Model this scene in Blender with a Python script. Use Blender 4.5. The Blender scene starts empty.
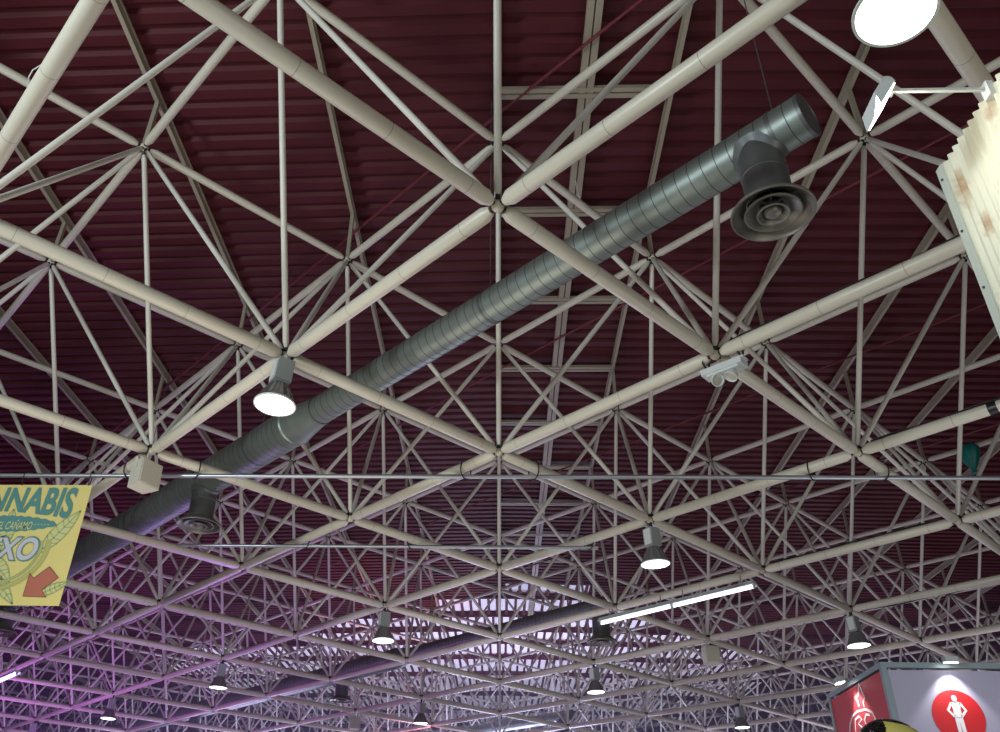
import bpy, bmesh, math, random
from mathutils import Vector, Matrix
random.seed(7)
scene = bpy.context.scene
COL = scene.collection

# ------------------------------------------------------------------ layout of the hall (metres)
EYE = 1.7                      # height of the photographer's eye
SP = 4.6655                    # diagonal of one square of the roof grid
Y0 = 5.325                     # distance to the first lower joint in view
X0 = -0.011
ZL = 6.70                      # lower layer of the space frame
ZU = 9.9935                    # upper layer
LW = SP / math.sqrt(2)         # side of one square
def node(u, k, up=0): return Vector((u*SP + X0, k*SP + Y0, ZU if up else ZL))

# camera
F, TH, YAW, ROLL, CX, CY = 839.23, 0.5573, -0.0456, -0.0220, 466.99, 372.93
def cam_axes():
    c, s = math.cos(YAW), math.sin(YAW)
    def back(v): return Vector((c*v[0] + s*v[1], -s*v[0] + c*v[1], v[2]))
    r = back((1, 0, 0)); u = back((0, -math.sin(TH), math.cos(TH))); f = back((0, math.cos(TH), math.sin(TH)))
    c, s = math.cos(ROLL), math.sin(ROLL)
    return c*r - s*u, s*r + c*u, f
R_, U_, F_ = cam_axes()
cd = bpy.data.cameras.new('camera'); cam = bpy.data.objects.new('camera', cd); COL.objects.link(cam)
cam.matrix_world = Matrix(((R_.x, U_.x, -F_.x, 0), (R_.y, U_.y, -F_.y, 0), (R_.z, U_.z, -F_.z, EYE), (0, 0, 0, 1)))
cd.sensor_width = 36; cd.lens = F*0.036; cd.clip_start = 0.05; cd.clip_end = 300
cd.shift_x = (500-CX)/1000; cd.shift_y = (CY-366)/1000
scene.camera = cam
def view(p):                   # where a point of the hall falls in the picture: only to sort the bars by how large they show
    d = Vector(p) - Vector((0, 0, EYE)); z = d.dot(F_)
    if z < 0.2: return None
    return (CX + F*d.dot(R_)/z, CY - F*d.dot(U_)/z, F/z)

# ------------------------------------------------------------------ materials
def mat(name, col, rough=0.5, metal=0.0, noise=0.0, scale=8.0, emit=None, estr=0.0, alpha=None, bump=0.0):
    m = bpy.data.materials.new(name); m.use_nodes = True
    nt = m.node_tree; b = nt.nodes['Principled BSDF']
    b.inputs['Base Color'].default_value = (*col, 1); b.inputs['Roughness'].default_value = rough; b.inputs['Metallic'].default_value = metal
    if noise or bump:
        tc = nt.nodes.new('ShaderNodeTexCoord'); n = nt.nodes.new('ShaderNodeTexNoise')
        n.inputs['Scale'].default_value = scale; n.inputs['Detail'].default_value = 5
        nt.links.new(tc.outputs['Object'], n.inputs['Vector'])
        if noise:
            mx = nt.nodes.new('ShaderNodeMix'); mx.data_type = 'RGBA'
            mx.inputs[6].default_value = (*[c*(1-noise) for c in col], 1); mx.inputs[7].default_value = (*[min(1, c*(1+noise)) for c in col], 1)
            nt.links.new(n.outputs['Fac'], mx.inputs[0]); nt.links.new(mx.outputs[2], b.inputs['Base Color'])
        if bump:
            bp = nt.nodes.new('ShaderNodeBump'); bp.inputs['Strength'].default_value = bump; bp.inputs['Distance'].default_value = 0.01
            nt.links.new(n.outputs['Fac'], bp.inputs['Height']); nt.links.new(bp.outputs['Normal'], b.inputs['Normal'])
    if emit: b.inputs['Emission Color'].default_value = (*emit, 1); b.inputs['Emission Strength'].default_value = estr
    if alpha is not None: b.inputs['Alpha'].default_value = alpha
    return m

def tube_paint(name, col, rings=False):
    m = mat(name, col, 0.38, 0.0, 0.07, 3.0)
    if rings:                  # dark weld seams round the tube and a few stains
        nt = m.node_tree; b = nt.nodes['Principled BSDF']; src = b.inputs['Base Color'].links[0].from_socket
        tc = nt.nodes.new('ShaderNodeTexCoord'); sx = nt.nodes.new('ShaderNodeSeparateXYZ'); nt.links.new(tc.outputs['Object'], sx.inputs[0])
        fr = nt.nodes.new('ShaderNodeMath'); fr.operation = 'PINGPONG'; fr.inputs[1].default_value = 0.42; nt.links.new(sx.outputs['Z'], fr.inputs[0])
        lt = nt.nodes.new('ShaderNodeMath'); lt.operation = 'GREATER_THAN'; lt.inputs[1].default_value = 0.4165; nt.links.new(fr.outputs[0], lt.inputs[0])
        sc = nt.nodes.new('ShaderNodeMath'); sc.operation = 'MULTIPLY'; sc.inputs[1].default_value = 0.55; nt.links.new(lt.outputs[0], sc.inputs[0])
        mx = nt.nodes.new('ShaderNodeMix'); mx.data_type = 'RGBA'; mx.inputs[7].default_value = (.10, .085, .06, 1)
        nt.links.new(sc.outputs[0], mx.inputs[0]); nt.links.new(src, mx.inputs[6]); nt.links.new(mx.outputs[2], b.inputs['Base Color'])
    return m

CREAM = (.64, .60, .49)
M_chord = tube_paint('cream_paint_welded', CREAM, True)
M_tube = tube_paint('cream_paint', (.62, .585, .49))
M_diag = tube_paint('pale_paint', (.68, .66, .58))
M_bolt = mat('dark_bolt_steel', (.045, .042, .04), .5, .6)
M_ball = mat('ball_paint', (.60, .56, .43), .45, 0, .1)
M_purlin = mat('beige_purlin', (.36, .315, .235), .55, 0, .12, 4)
M_deck = mat('maroon_deck', (.080, .011, .016), .6, 0, .16, .8)
M_deck.node_tree.nodes['Principled BSDF'].inputs['Specular IOR Level'].default_value = .25
M_rod = mat('maroon_rod', (.16, .022, .032), .5)
M_galv = mat('galvanised', (.275, .315, .29), .46, .7, .25, 5, bump=.08)
M_seam = mat('duct_seam', (.10, .11, .105), .5, .7)
M_dark = mat('dark_grey_metal', (.16, .17, .17), .45, .6, .1, 6)
M_diff = mat('diffuser_metal', (.21, .20, .17), .45, .5, .2, 8)
M_black = mat('black_plastic', (.012, .012, .013), .4)
M_gear = mat('grey_gear_box', (.33, .36, .345), .45, .2, .06)
M_refl = mat('ribbed_reflector', (.30, .30, .31), .25, .6, .1, 12)
M_glow = mat('lamp_glow', (1, 1, 1), .4, 0, emit=(.93, 1, .97), estr=9)
M_white = mat('white_enamel', (.72, .74, .72), .4)
M_spk = mat('cream_speaker', (.66, .64, .53), .5, 0, .05)
M_batt = mat('batten_white', (.62, .68, .68), .4)
M_emer = mat('emergency_housing', (.66, .70, .69), .4)
M_steel = mat('pipe_steel', (.42, .44, .46), .35, .7, .1)

# ------------------------------------------------------------------ mesh helpers
class MB:
    def __init__(self): self.v = []; self.f = []; self.mi = []
    def add(self, vs, fs, mi=0):
        o = len(self.v); self.v += [tuple(p) for p in vs]
        self.f += [tuple(i+o for i in f) for f in fs]; self.mi += [mi]*len(fs)
    def lathe(self, prof, n=16, M=None, mis=None, caps=True):
        """prof: list of (z, r) round the local z axis"""
        vs = []
        for z, r in prof:
            for i in range(n):
                a = 2*math.pi*i/n; vs.append(Vector((r*math.cos(a), r*math.sin(a), z)))
        if M is not None: vs = [M @ p for p in vs]
        o = len(self.v); self.v += [tuple(p) for p in vs]
        for j in range(len(prof)-1):
            for i in range(n):
                i2 = (i+1) % n
                self.f.append((o+j*n+i, o+j*n+i2, o+(j+1)*n+i2, o+(j+1)*n+i)); self.mi.append(mis[j] if mis else 0)
        if caps:
            self.f.append(tuple(o+i for i in reversed(range(n)))); self.mi.append(mis[0] if mis else 0)
            q = o+(len(prof)-1)*n; self.f.append(tuple(q+i for i in range(n))); self.mi.append(mis[-1] if mis else 0)
    def box(self, c, d, M=None, mi=0):
        x, y, z = [q/2 for q in d]
        vs = [Vector((c[0]+a*x, c[1]+b*y, c[2]+e*z)) for e in (-1, 1) for b in (-1, 1) for a in (-1, 1)]
        if M is not None: vs = [M @ p for p in vs]
        self.add(vs, [(0, 2, 3, 1), (4, 5, 7, 6), (0, 1, 5, 4), (2, 6, 7, 3), (0, 4, 6, 2), (1, 3, 7, 5)], mi)
    def rod(self, a, b, r, n=8, mi=0):
        self.lathe([(0, r), ((Vector(b)-Vector(a)).length, r)], n, along(a, b), [mi])
    def path(self, pts, r, n=8, mi=0):
        pts = [Vector(p) for p in pts]
        rings = []
        for i, p in enumerate(pts):
            t = (pts[min(i+1, len(pts)-1)] - pts[max(i-1, 0)]).normalized()
            a = t.orthogonal().normalized() if i == 0 else (rings[-1][1] - t*rings[-1][1].dot(t)).normalized()
            rings.append((p, a, t.cross(a)))
        o = len(self.v)
        for p, a, b in rings:
            for i in range(n):
                g = 2*math.pi*i/n; self.v.append(tuple(p + r*(math.cos(g)*a + math.sin(g)*b)))
        for j in range(len(pts)-1):
            for i in range(n):
                i2 = (i+1) % n; self.f.append((o+j*n+i, o+j*n+i2, o+(j+1)*n+i2, o+(j+1)*n+i)); self.mi.append(mi)
        self.f.append(tuple(o+i for i in reversed(range(n)))); self.mi.append(mi)
        q = o+(len(pts)-1)*n; self.f.append(tuple(q+i for i in range(n))); self.mi.append(mi)
    def prism(self, poly, to3, t, mi=0):
        """flat outline poly (2-D), to3(a, b, depth) -> point, thickness t"""
        n = len(poly)
        vs = [to3(a, b, 0) for a, b in poly] + [to3(a, b, t) for a, b in poly]
        fs = [tuple(range(n)), tuple(reversed(range(n, 2*n)))] + [(i, i+n, (i+1) % n + n, (i+1) % n) for i in range(n)]
        self.add(vs, fs, mi)
    def ribbon(self, pts, w, to3, t, mi=0):
        n = len(pts); L = []; Rr = []
        for i in range(n):
            a = Vector(pts[max(i-1, 0)]); b = Vector(pts[min(i+1, n-1)]); d = (b-a)
            d = d.normalized() if d.length > 1e-9 else Vector((1, 0)); nn = Vector((-d.y, d.x))*w/2; p = Vector(pts[i])
            L.append(tuple(p+nn)); Rr.append(tuple(p-nn))
        for i in range(n-1): self.prism([L[i], L[i+1], Rr[i+1], Rr[i]], to3, t, mi)
    def mesh(self, name, mats, smooth=True, ang=35):
        me = bpy.data.meshes.new(name); me.from_pydata(self.v, [], self.f)
        for m in mats: me.materials.append(m)
        me.polygons.foreach_set('material_index', self.mi)
        bm = bmesh.new(); bm.from_mesh(me); bmesh.ops.recalc_face_normals(bm, faces=bm.faces); bm.to_mesh(me); bm.free()
        if smooth:
            me.polygons.foreach_set('use_smooth', [True]*len(me.polygons)); me.set_sharp_from_angle(angle=math.radians(ang))
        me.update(); return me
def along(a, b):
    a, b = Vector(a), Vector(b); d = (b-a)
    q = d.to_track_quat('Z', 'Y'); return Matrix.Translation(a) @ q.to_matrix().to_4x4()
def obj(name, me, parent=None, M=None):
    o = bpy.data.objects.new(name, me); COL.objects.link(o)
    if parent is not None: o.parent = parent
    if M is not None: o.matrix_local = M
    return o
def part(name, mb, mats, parent=None, M=None, smooth=True, ang=35):
    if not isinstance(mats, (list, tuple)): mats = [mats]
    return obj(name, mb.mesh(name, mats, smooth, ang), parent, M)
def tag(o, label, cat, group=None):
    o['label'] = label; o['category'] = cat
    if group: o['group'] = group
    return o
def thing(name, label, cat, loc=(0, 0, 0), rz=0, group=None):
    o = bpy.data.objects.new(name, None); COL.objects.link(o); o.location = loc; o.rotation_euler = (0, 0, rz)
    o.empty_display_size = .2
    return tag(o, label, cat, group)
def struct(name, o): o['kind'] = 'structure'; return o
def copy_tree(o, parent=None):
    c = o.copy(); COL.objects.link(c); c.parent = parent
    for ch in list(o.children): copy_tree(ch, c)
    return c

# ------------------------------------------------------------------ hall shell
XW0, XW1, YW0, YW1 = -32.0, 34.0, -14.0, 58.0
def roof_z(x): return 11.12 - (.0235*abs(x) if x < 0 else .015*abs(x))     # shallow ridge over the middle row
def purlin_z(x): return roof_z(x) - .17

fl = MB(); fl.box(((XW0+XW1)/2, (YW0+YW1)/2, -.1), (XW1-XW0+.6, YW1-YW0+.6, .2))
struct('floor', part('floor', fl, mat('floor_concrete', (.42, .40, .37), .7, 0, .12, .6), smooth=False))
M_wall = mat('dark_panel_wall', (.085, .07, .075), .7, 0, .15, .5)
w = MB(); w.box(((XW0+XW1)/2, YW1+.15, 5.55), (XW1-XW0, .3, 11.1)); struct('wall_back', part('wall_back', w, M_wall, smooth=False))
w = MB(); w.box((XW0-.15, (YW0+YW1)/2, 5.2), (.3, YW1-YW0, 10.4)); struct('wall_left', part('wall_left', w, M_wall, smooth=False))
w = MB(); w.box((XW1+.15, (YW0+YW1)/2, 5.3), (.3, YW1-YW0, 10.6)); struct('wall_right', part('wall_right', w, M_wall, smooth=False))
w = MB(); w.box((24.4, 38.6, 5.3), (18.8, 1.2, 10.6))
struct('wall_back_right', part('wall_back_right', w, mat('brown_panel_wall', (.15, .125, .11), .7, 0, .35, .35), smooth=False))

# skylights of ribbed translucent sheet let into the far part of the roof: (y0, y1, x0, x1, strength)
SKY = [(29.0, 30.4, .2, 3.2, .35), (30.8, 32.9, -2.3, 4.0, .50), (33.2, 35.0, -6.9, 6.0, .62), (35.3, 37.0, -8.5, 8.4, .66),
       (37.3, 39.7, -14.2, 11.5, .60), (40.0, 43.2, -16.0, 12.5, .46), (43.5, 48.0, -16.0, 13.0, .34), (48.4, 53.0, -14.0, 12.0, .26), (53.4, 57.5, -12.0, 11.0, .22)]
PITCH = .30
def rib(y):                     # trapezoid profile of the roof sheet
    t = (y/PITCH) % 1.0
    return t
ys = []; y = YW0
while y < YW1:
    ys += [(y, 0.0), (y+.15, 0.0), (y+.19, .055), (y+.26, .055)]; y += PITCH
def deck_section(mb, x0, x1, ya, yb):
    rows = [q for q in ys if ya - 1e-6 <= q[0] <= yb + 1e-6]
    if len(rows) < 2: return
    vs = []; fs = []
    for yy, dz in rows: vs += [(x0, yy, roof_z(x0)+dz), (x1, yy, roof_z(x1)+dz)]
    for i in range(len(rows)-1): fs.append((2*i, 2*i+1, 2*i+3, 2*i+2))
    mb.add(vs, fs)
ceil = bpy.data.objects.new('ceiling', None); COL.objects.link(ceil); ceil['kind'] = 'structure'
dk = MB()
cuts = [YW0]
for a, b, *_ in SKY: cuts += [a, b]
cuts.append(YW1)
for i in range(len(cuts)-1):
    a, b = cuts[i], cuts[i+1]
    hole = None
    for q in SKY:
        if abs(q[0]-a) < 1e-6 and abs(q[1]-b) < 1e-6: hole = q
    if hole is None:
        deck_section(dk, XW0, 0, a-.3, b+.3); deck_section(dk, 0, XW1, a-.3, b+.3)
    else:
        deck_section(dk, XW0, hole[2], a-.3, b+.3); deck_section(dk, hole[3], XW1, a-.3, b+.3)
ob = part('roof_sheet', dk, M_deck, ceil, ang=20)
# flat roof skin over the sheets keeps daylight out
sk = MB()
for xa, xb in ((XW0-.3, 0), (0, XW1+.3)):
    sk.add([(xa, YW0, roof_z(xa)+.2), (xb, YW0, roof_z(xb)+.2), (xb, YW1+.3, roof_z(xb)+.2), (xa, YW1+.3, roof_z(xa)+.2),
            (xa, YW0, roof_z(xa)+.3), (xb, YW0, roof_z(xb)+.3), (xb, YW1+.3, roof_z(xb)+.3), (xa, YW1+.3, roof_z(xa)+.3)],
           [(0, 1, 2, 3), (4, 5, 6, 7), (0, 1, 5, 4), (1, 2, 6, 5), (2, 3, 7, 6), (3, 0, 4, 7)])
part('roof_skin', sk, M_wall, ceil, smooth=False)

for n_, (ya, yb, xa, xb, st) in enumerate(SKY):
    wo = bpy.data.objects.new('window_%d' % (n_+1), None); COL.objects.link(wo); wo['kind'] = 'structure'
    g = MB(); xs = [xa, 0, xb] if xa < 0 < xb else [xa, xb]
    for p, q in zip(xs[:-1], xs[1:]):
        g.add([(p, ya-.05, roof_z(p)+.06), (q, ya-.05, roof_z(q)+.06), (q, yb+.05, roof_z(q)+.06), (p, yb+.05, roof_z(p)+.06),
               (p, ya-.05, roof_z(p)+.08), (q, ya-.05, roof_z(q)+.08), (q, yb+.05, roof_z(q)+.08), (p, yb+.05, roof_z(p)+.08)],
              [(0, 1, 2, 3), (4, 5, 6, 7), (0, 1, 5, 4), (1, 2, 6, 5), (2, 3, 7, 6), (3, 0, 4, 7)])
    part('glazing', g, mat('daylit_translucent_sheet', (.6, .58, .68), .5, 0, emit=(.80, .76, 1.0), estr=st*1.6), wo, smooth=False)
    fr = MB(); x = xa + .17
    while x < xb:               # maroon ribs under the sheet, running down the hall
        fr.box((x, (ya+yb)/2, roof_z(x)+.01), (.10, yb-ya+.1, .07)); x += .34
    for yy in (ya, yb):
        for p, q in zip(xs[:-1], xs[1:]):
            fr.rod((p, yy, roof_z(p)+.02), (q, yy, roof_z(q)+.02), .05, 6)
    x = xa + .0
    while x < xb:               # teeth where the sheets lap
        fr.box((x+.17, yb-.14, roof_z(x)+.03), (.17, .26, .05)); x += .34
    part('frame', fr, M_deck, wo, smooth=False)

# purlins above every row of upper joints, with the short posts that carry them
UP = []                         # upper joints
for i in range(-16, 17):
    for j in range(-4, 24):
        u, k = i/2, j/2
        if abs((u+k) % 1 - .5) < 1e-6 and abs(u*SP) < 31 and k*SP+Y0 < YW1 - .5 and k*SP+Y0 > YW0+2: UP.append((u, k))
def seen(p, mx=260, my=200):
    q = view(p); return q is not None and -mx < q[0] < 1000+mx and -my < q[1] < 732+60
for i in range(-13, 15):
    u = i/2; x = u*SP + X0
    if not (XW0+.5 < x < XW1-.5): continue
    ks = [k for (uu, k) in UP if uu == u]
    vis = [k for k in range(-3, 12) if seen((x, k*SP+Y0, purlin_z(x)))]
    if not vis: continue
    ya, yb = max(YW0+.5, min(vis)*SP+Y0-SP*1.2), min(YW1-.1, max(vis)*SP+Y0+SP*1.5)
    p = MB(); zb = purlin_z(x)
    p.box((x, (ya+yb)/2, zb+.008), (.058, yb-ya, .016)); p.box((x, (ya+yb)/2, zb+.08), (.02, yb-ya, .15)); p.box((x, (ya+yb)/2, zb+.155), (.058, yb-ya, .016))
    pu = part('purlin', p, M_purlin, ceil, smooth=False)
    for k in ks:
        y = k*SP+Y0
        if ya < y < yb and seen((x, y, zb)):
            q = MB(); q.box((x, y, (ZU+.05+zb)/2), (.056, .056, zb-ZU-.05))
            part('support_post', q, M_purlin, pu, smooth=False)
# twin beam halfway between the middle row and the next one, with bars across the bay at every half step
xm = .252*SP
tb = MB(); yA, yB = -1.0, 34
for dx in (-.053, .053):
    z = purlin_z(xm); tb.box((xm+dx, (yA+yB)/2, z+.05), (.088, yB-yA, .10))
part('twin_beam', tb, M_purlin, ceil, smooth=False)
for j in range(0, 10):
    yb_ = (j/2)*SP + Y0; x1 = .5*SP + X0
    c = MB(); z0, z1 = purlin_z(0)-.005, purlin_z(x1)-.005
    for dy in (-.05, .05):
        c.box(((x1)/2, yb_+dy, (z0+z1)/2+.02), (x1, .07, .06))
    c.box((x1/2, yb_, (z0+z1)/2+.04), (x1, .12, .03))
    part('cross_bar', c, M_purlin, ceil, smooth=False)
# thin maroon wind-bracing rods under the sheet
for s_ in (.57, 2.0, 3.35, 4.8):
    a = Vector(((s_+1.2)/2*SP*1.0, 0, 0))
    u0, u1 = s_/2 + 1.6, s_/2 - 2.9
    pa = Vector((u0*SP, (s_-u0)*SP+Y0, 0)); pb = Vector((u1*SP, (s_-u1)*SP+Y0, 0)); pm = Vector((0, s_*SP+Y0, 0))
    for q in (pa, pb, pm): q.z = purlin_z(q.x) - .02
    r = MB(); r.path([pa, pm, pb], .022, 6); part('brace_rod', r, M_rod, ceil)

# ------------------------------------------------------------------ the space frame
def bar_mesh(name, L, R, cone, start, mats, n):
    mb = MB(); prof = [(.045, .022), (start, .022), (start, R*.55), (start+cone, R), (L-start-cone, R), (L-start, R*.55), (L-start, .022), (L-.045, .022)]
    mb.lathe(prof, n, None, [1, 0, 0, 0, 0, 0, 1]); return mb, mb.mesh(name, mats, True, 28)
H_ = ZU - ZL; LD = math.sqrt((SP/2)**2 + H_**2)
bars = {}
mbs = {}
SPEC = {'lower_chord': (LW, .073, .08, .078, [M_chord, M_bolt]), 'upper_chord': (LW, .055, .08, .085, [M_tube, M_bolt]), 'diagonal_brace': (LD, .034, .05, .10, [M_diag, M_bolt])}
for nme, (L, R, cone, st, mats) in SPEC.items():
    hi = bar_mesh(nme, L, R, cone, st, mats, 20); lo = bar_mesh(nme, L, R, cone, st, mats, 7); bars[nme] = (hi[1], lo[0], mats, R)
frame = thing('space_frame', 'cream painted steel space frame of tubes and ball joints spanning under the maroon roof', 'roof frame', node(0, 0))
inv = Matrix.Translation(-node(0, 0))
def score(a, b, R):
    tot = 0; n = 12; pv = None
    for i in range(n+1):
        q = view(a.lerp(b, i/n))
        if q and pv:
            m = ((q[0]+pv[0])/2, (q[1]+pv[1])/2)
            if 0 <= m[0] <= 1000 and 0 <= m[1] <= 732: tot += math.hypot(q[0]-pv[0], q[1]-pv[1])*R*2*q[2]
        pv = q
    return tot
def near(a, b, mx=260):
    return any(seen(a.lerp(b, t), mx) for t in (0, .25, .5, .75, 1))
LO = []
for i in range(-15, 16):
    for j in range(-5, 24):
        u, k = i/2, j/2
        if abs((u+k) % 1) < 1e-6 and abs(u*SP) < 31 and k*SP+Y0 < YW1-.5 and k*SP+Y0 > YW0+2: LO.append((u, k))
cand = {'lower_chord': [], 'upper_chord': [], 'diagonal_brace': [], 'ball_joint': []}
sLO, sUP = set(LO), set(UP)
for (u, k) in LO:
    for d in ((.5, .5), (-.5, .5)):
        if (u+d[0], k+d[1]) in sLO: cand['lower_chord'].append((node(u, k), node(u+d[0], k+d[1])))
    for d in ((.5, 0), (-.5, 0), (0, .5), (0, -.5)):
        if (u+d[0], k+d[1]) in sUP: cand['diagonal_brace'].append((node(u, k), node(u+d[0], k+d[1], 1)))
    cand['ball_joint'].append((node(u, k), .058))
for (u, k) in UP:
    for d in ((.5, .5), (-.5, .5)):
        if (u+d[0], k+d[1]) in sUP: cand['upper_chord'].append((node(u, k, 1), node(u+d[0], k+d[1], 1)))
    cand['ball_joint'].append((node(u, k, 1), .055))
for nme in SPEC:
    hi, lo, mats, R = bars[nme]
    lst = [(score(a, b, R), i, a, b) for i, (a, b) in enumerate(cand[nme]) if near(a, b)]
    lst.sort(key=lambda q: (-q[0], q[1]))
    for sc_, i, a, b in lst[:100]: obj(nme, hi, frame, inv @ along(a, b))
    far = MB()
    for sc_, i, a, b in lst[100:]:
        Mx = inv @ along(a, b); o = len(far.v); far.v += [tuple(Mx @ Vector(p)) for p in lo.v]
        far.f += [tuple(q+o for q in f) for f in lo.f]; far.mi += lo.mi
    o = part({'lower_chord': 'lower_chord_tubing', 'upper_chord': 'upper_chord_tubing', 'diagonal_brace': 'diagonal_tubing'}[nme], far, mats, frame)
    o['kind'] = 'stuff'
def ball_profile(r, n=8): return [(-r*math.cos(math.pi*i/n), max(r*math.sin(math.pi*i/n), r*.06)) for i in range(n+1)]
bl = [(score(c+Vector((0, 0, -r)), c+Vector((0, 0, r)), r), i, c, r) for i, (c, r) in enumerate(cand['ball_joint']) if seen(c)]
bl.sort(key=lambda q: (-q[0], q[1]))
bme = MB(); bme.lathe(ball_profile(.058), 16); bme = bme.mesh('ball_joint', [M_ball], True, 60)
for s_, i, c, r in bl[:100]: obj('ball_joint', bme, frame, inv @ Matrix.Translation(c))
fb = MB()
for s_, i, c, r in bl[100:]: fb.lathe(ball_profile(r, 5), 8, inv @ Matrix.Translation(c))
o = part('joint_balls', fb, M_ball, frame, ang=60); o['kind'] = 'stuff'

tp = MB(); pa_ = node(1, 1).lerp(node(1.5, .5), 0.50); tp.lathe([(-.05, .075), (-.05, .077), (.05, .077), (.05, .075)], 24, inv @ along(pa_, node(1.5, .5)), caps=False)
part('tape_band', tp, M_black, frame)

# ------------------------------------------------------------------ ventilation ducts
UE = .568; PER = SP*math.sqrt(2)             # metres of duct per unit of u
def make_duct(full=True):
    d = bpy.data.objects.new('ventilation_duct', None); COL.objects.link(d)
    L = (UE + 4.1)*PER; xr0, xr1 = (UE+.53)*PER, (UE+.625)*PER
    r0, r1 = .200, .285
    prof = []; mis = []
    def seg(z, r, m): prof.append((z, r)); mis.append(m)
    z = 0.0
    while z < xr0 - .14:
        seg(z, r0, 0); seg(z+.129, r0, 1); seg(z+.131, r0+.003, 1); seg(z+.135, r0+.003, 1); z += .137
    seg(z, r0, 0); seg(xr0, r0, 1); seg(xr0+.01, r0+.014, 0); seg(xr0+.05, r0+.014, 0); seg(xr0+.06, r0, 0); seg(xr1, r1, 0); seg(xr1+.02, r1+.016, 0); seg(xr1+.06, r1+.016, 1); seg(xr1+.07, r1, 0)
    z = xr1+.08
    while z < L:
        seg(z, r1, 0); seg(z+.129, r1, 1); seg(z+.131, r1+.003, 1); seg(z+.135, r1+.003, 1); z += .137
    seg(L, r1, 0)
    RX = Matrix.Rotation(math.pi/2, 4, 'Y')      # local z -> x
    mb = MB(); mb.lathe(prof, 40, RX, mis[:-1], caps=False)
    part('main_tube', mb, [M_galv, M_seam], d, ang=25)
    ec = MB(); ec.lathe([(.03, .203), (-.004, .204), (-.006, .198), (.004, .190), (.004, .001)], 40, RX, caps=False)
    part('end_cap', ec, M_dark, d)
    for tu in (.495, -1.02, -2.44, -3.9):
        x = (UE-tu)*PER; T = Matrix.Translation((x, 0, 0)); rm = r0 if x < xr0 else r1
        nk = MB(); nk.lathe([(-.10, .195), (-.36, .195), (-.365, .201), (-.40, .201), (-.405, .195), (-.70, .195), (-.73, .20)], 32, None, caps=False)
        # saddle collar hugging the main tube
        n = 36; vs = []
        for zz, rr in ((0, .195), (1, .235)):
            for i in range(n):
                a = 2*math.pi*i/n; px, py = rr*math.cos(a), rr*math.sin(a)
                pz = -math.sqrt(max((rm+.008)**2 - min(abs(py), rm)**2, 0)) - (.03 if zz == 0 else 0)
                vs.append((px, py, pz))
        nk.add(vs, [(i, (i+1) % n, n+(i+1) % n, n+i) for i in range(n)])
        df = part('diffuser', nk, M_dark, d, T)
        rg = MB(); rg.lathe([(-.70, .20), (-.72, .25), (-.79, .335), (-.81, .347), (-.825, .345), (-.825, .333), (-.80, .32), (-.765, .275), (-.74, .245), (-.70, .235)], 48, None, caps=False)
        part('outer_ring', rg, M_diff, df)
        for ra, rb, zt, zb in ((.085, .235, -.66, -.80), (.055, .135, -.70, -.82)):
            c = MB(); c.lathe([(zt, ra), (zt-.05, ra+.01), ((zt+zb)/2-.03, (ra+rb)/2), (zb, rb), (zb-.012, rb), (zb-.012, rb-.012), ((zt+zb)/2-.02, (ra+rb)/2-.02), (zt, ra-.012)], 40, None, caps=False)
            part('inner_cone', c, M_diff, df)
        c = MB(); c.lathe([(-.66, .02), (-.75, .03), (-.80, .075), (-.825, .06), (-.835, .03), (-.84, .004)], 32); part('centre_cone', c, M_diff, df)
        sp = MB()
        for a in range(3):
            sp.box((0, 0, -.70), (.46, .012, .03), Matrix.Rotation(a*math.pi/3, 4, 'Z'))
        part('spoke', sp, M_dark, df, smooth=False)
    for wu in (.525, -.02, -.78, -1.45, -2.2):
        x = (UE-wu)*PER; rm = r0 if x < xr0 else r1
        wm = MB(); wm.rod((x, 0, rm-.01), (x, 0, 3.48), .006, 6); wm.box((x, 0, rm+.02), (.03, .03, .06))
        wm.lathe([(-.018, rm+.006), (.018, rm+.006)], 32, Matrix.Translation((x, 0, 0)) @ RX, caps=False)
        part('suspension_wire', wm, M_dark, d)
    return d
def place_duct(d, s_, label):
    d.location = (UE*SP + X0, (s_-UE)*SP + Y0, 7.42); d.rotation_euler = (0, 0, math.radians(135))
    tag(d, label, 'air duct', 'spiral ducts under the roof')
duct = make_duct()
d2 = copy_tree(duct); d3 = copy_tree(duct)
place_duct(duct, .5, 'large grey spiral ventilation duct with capped end, the nearest of the ducts')
place_duct(d2, 3.5, 'dark spiral duct farther off, passing behind the left end of the lit tube light')
place_duct(d3, 6.5, 'bluish spiral duct farthest off, low at the bottom edge of the photo')

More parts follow.
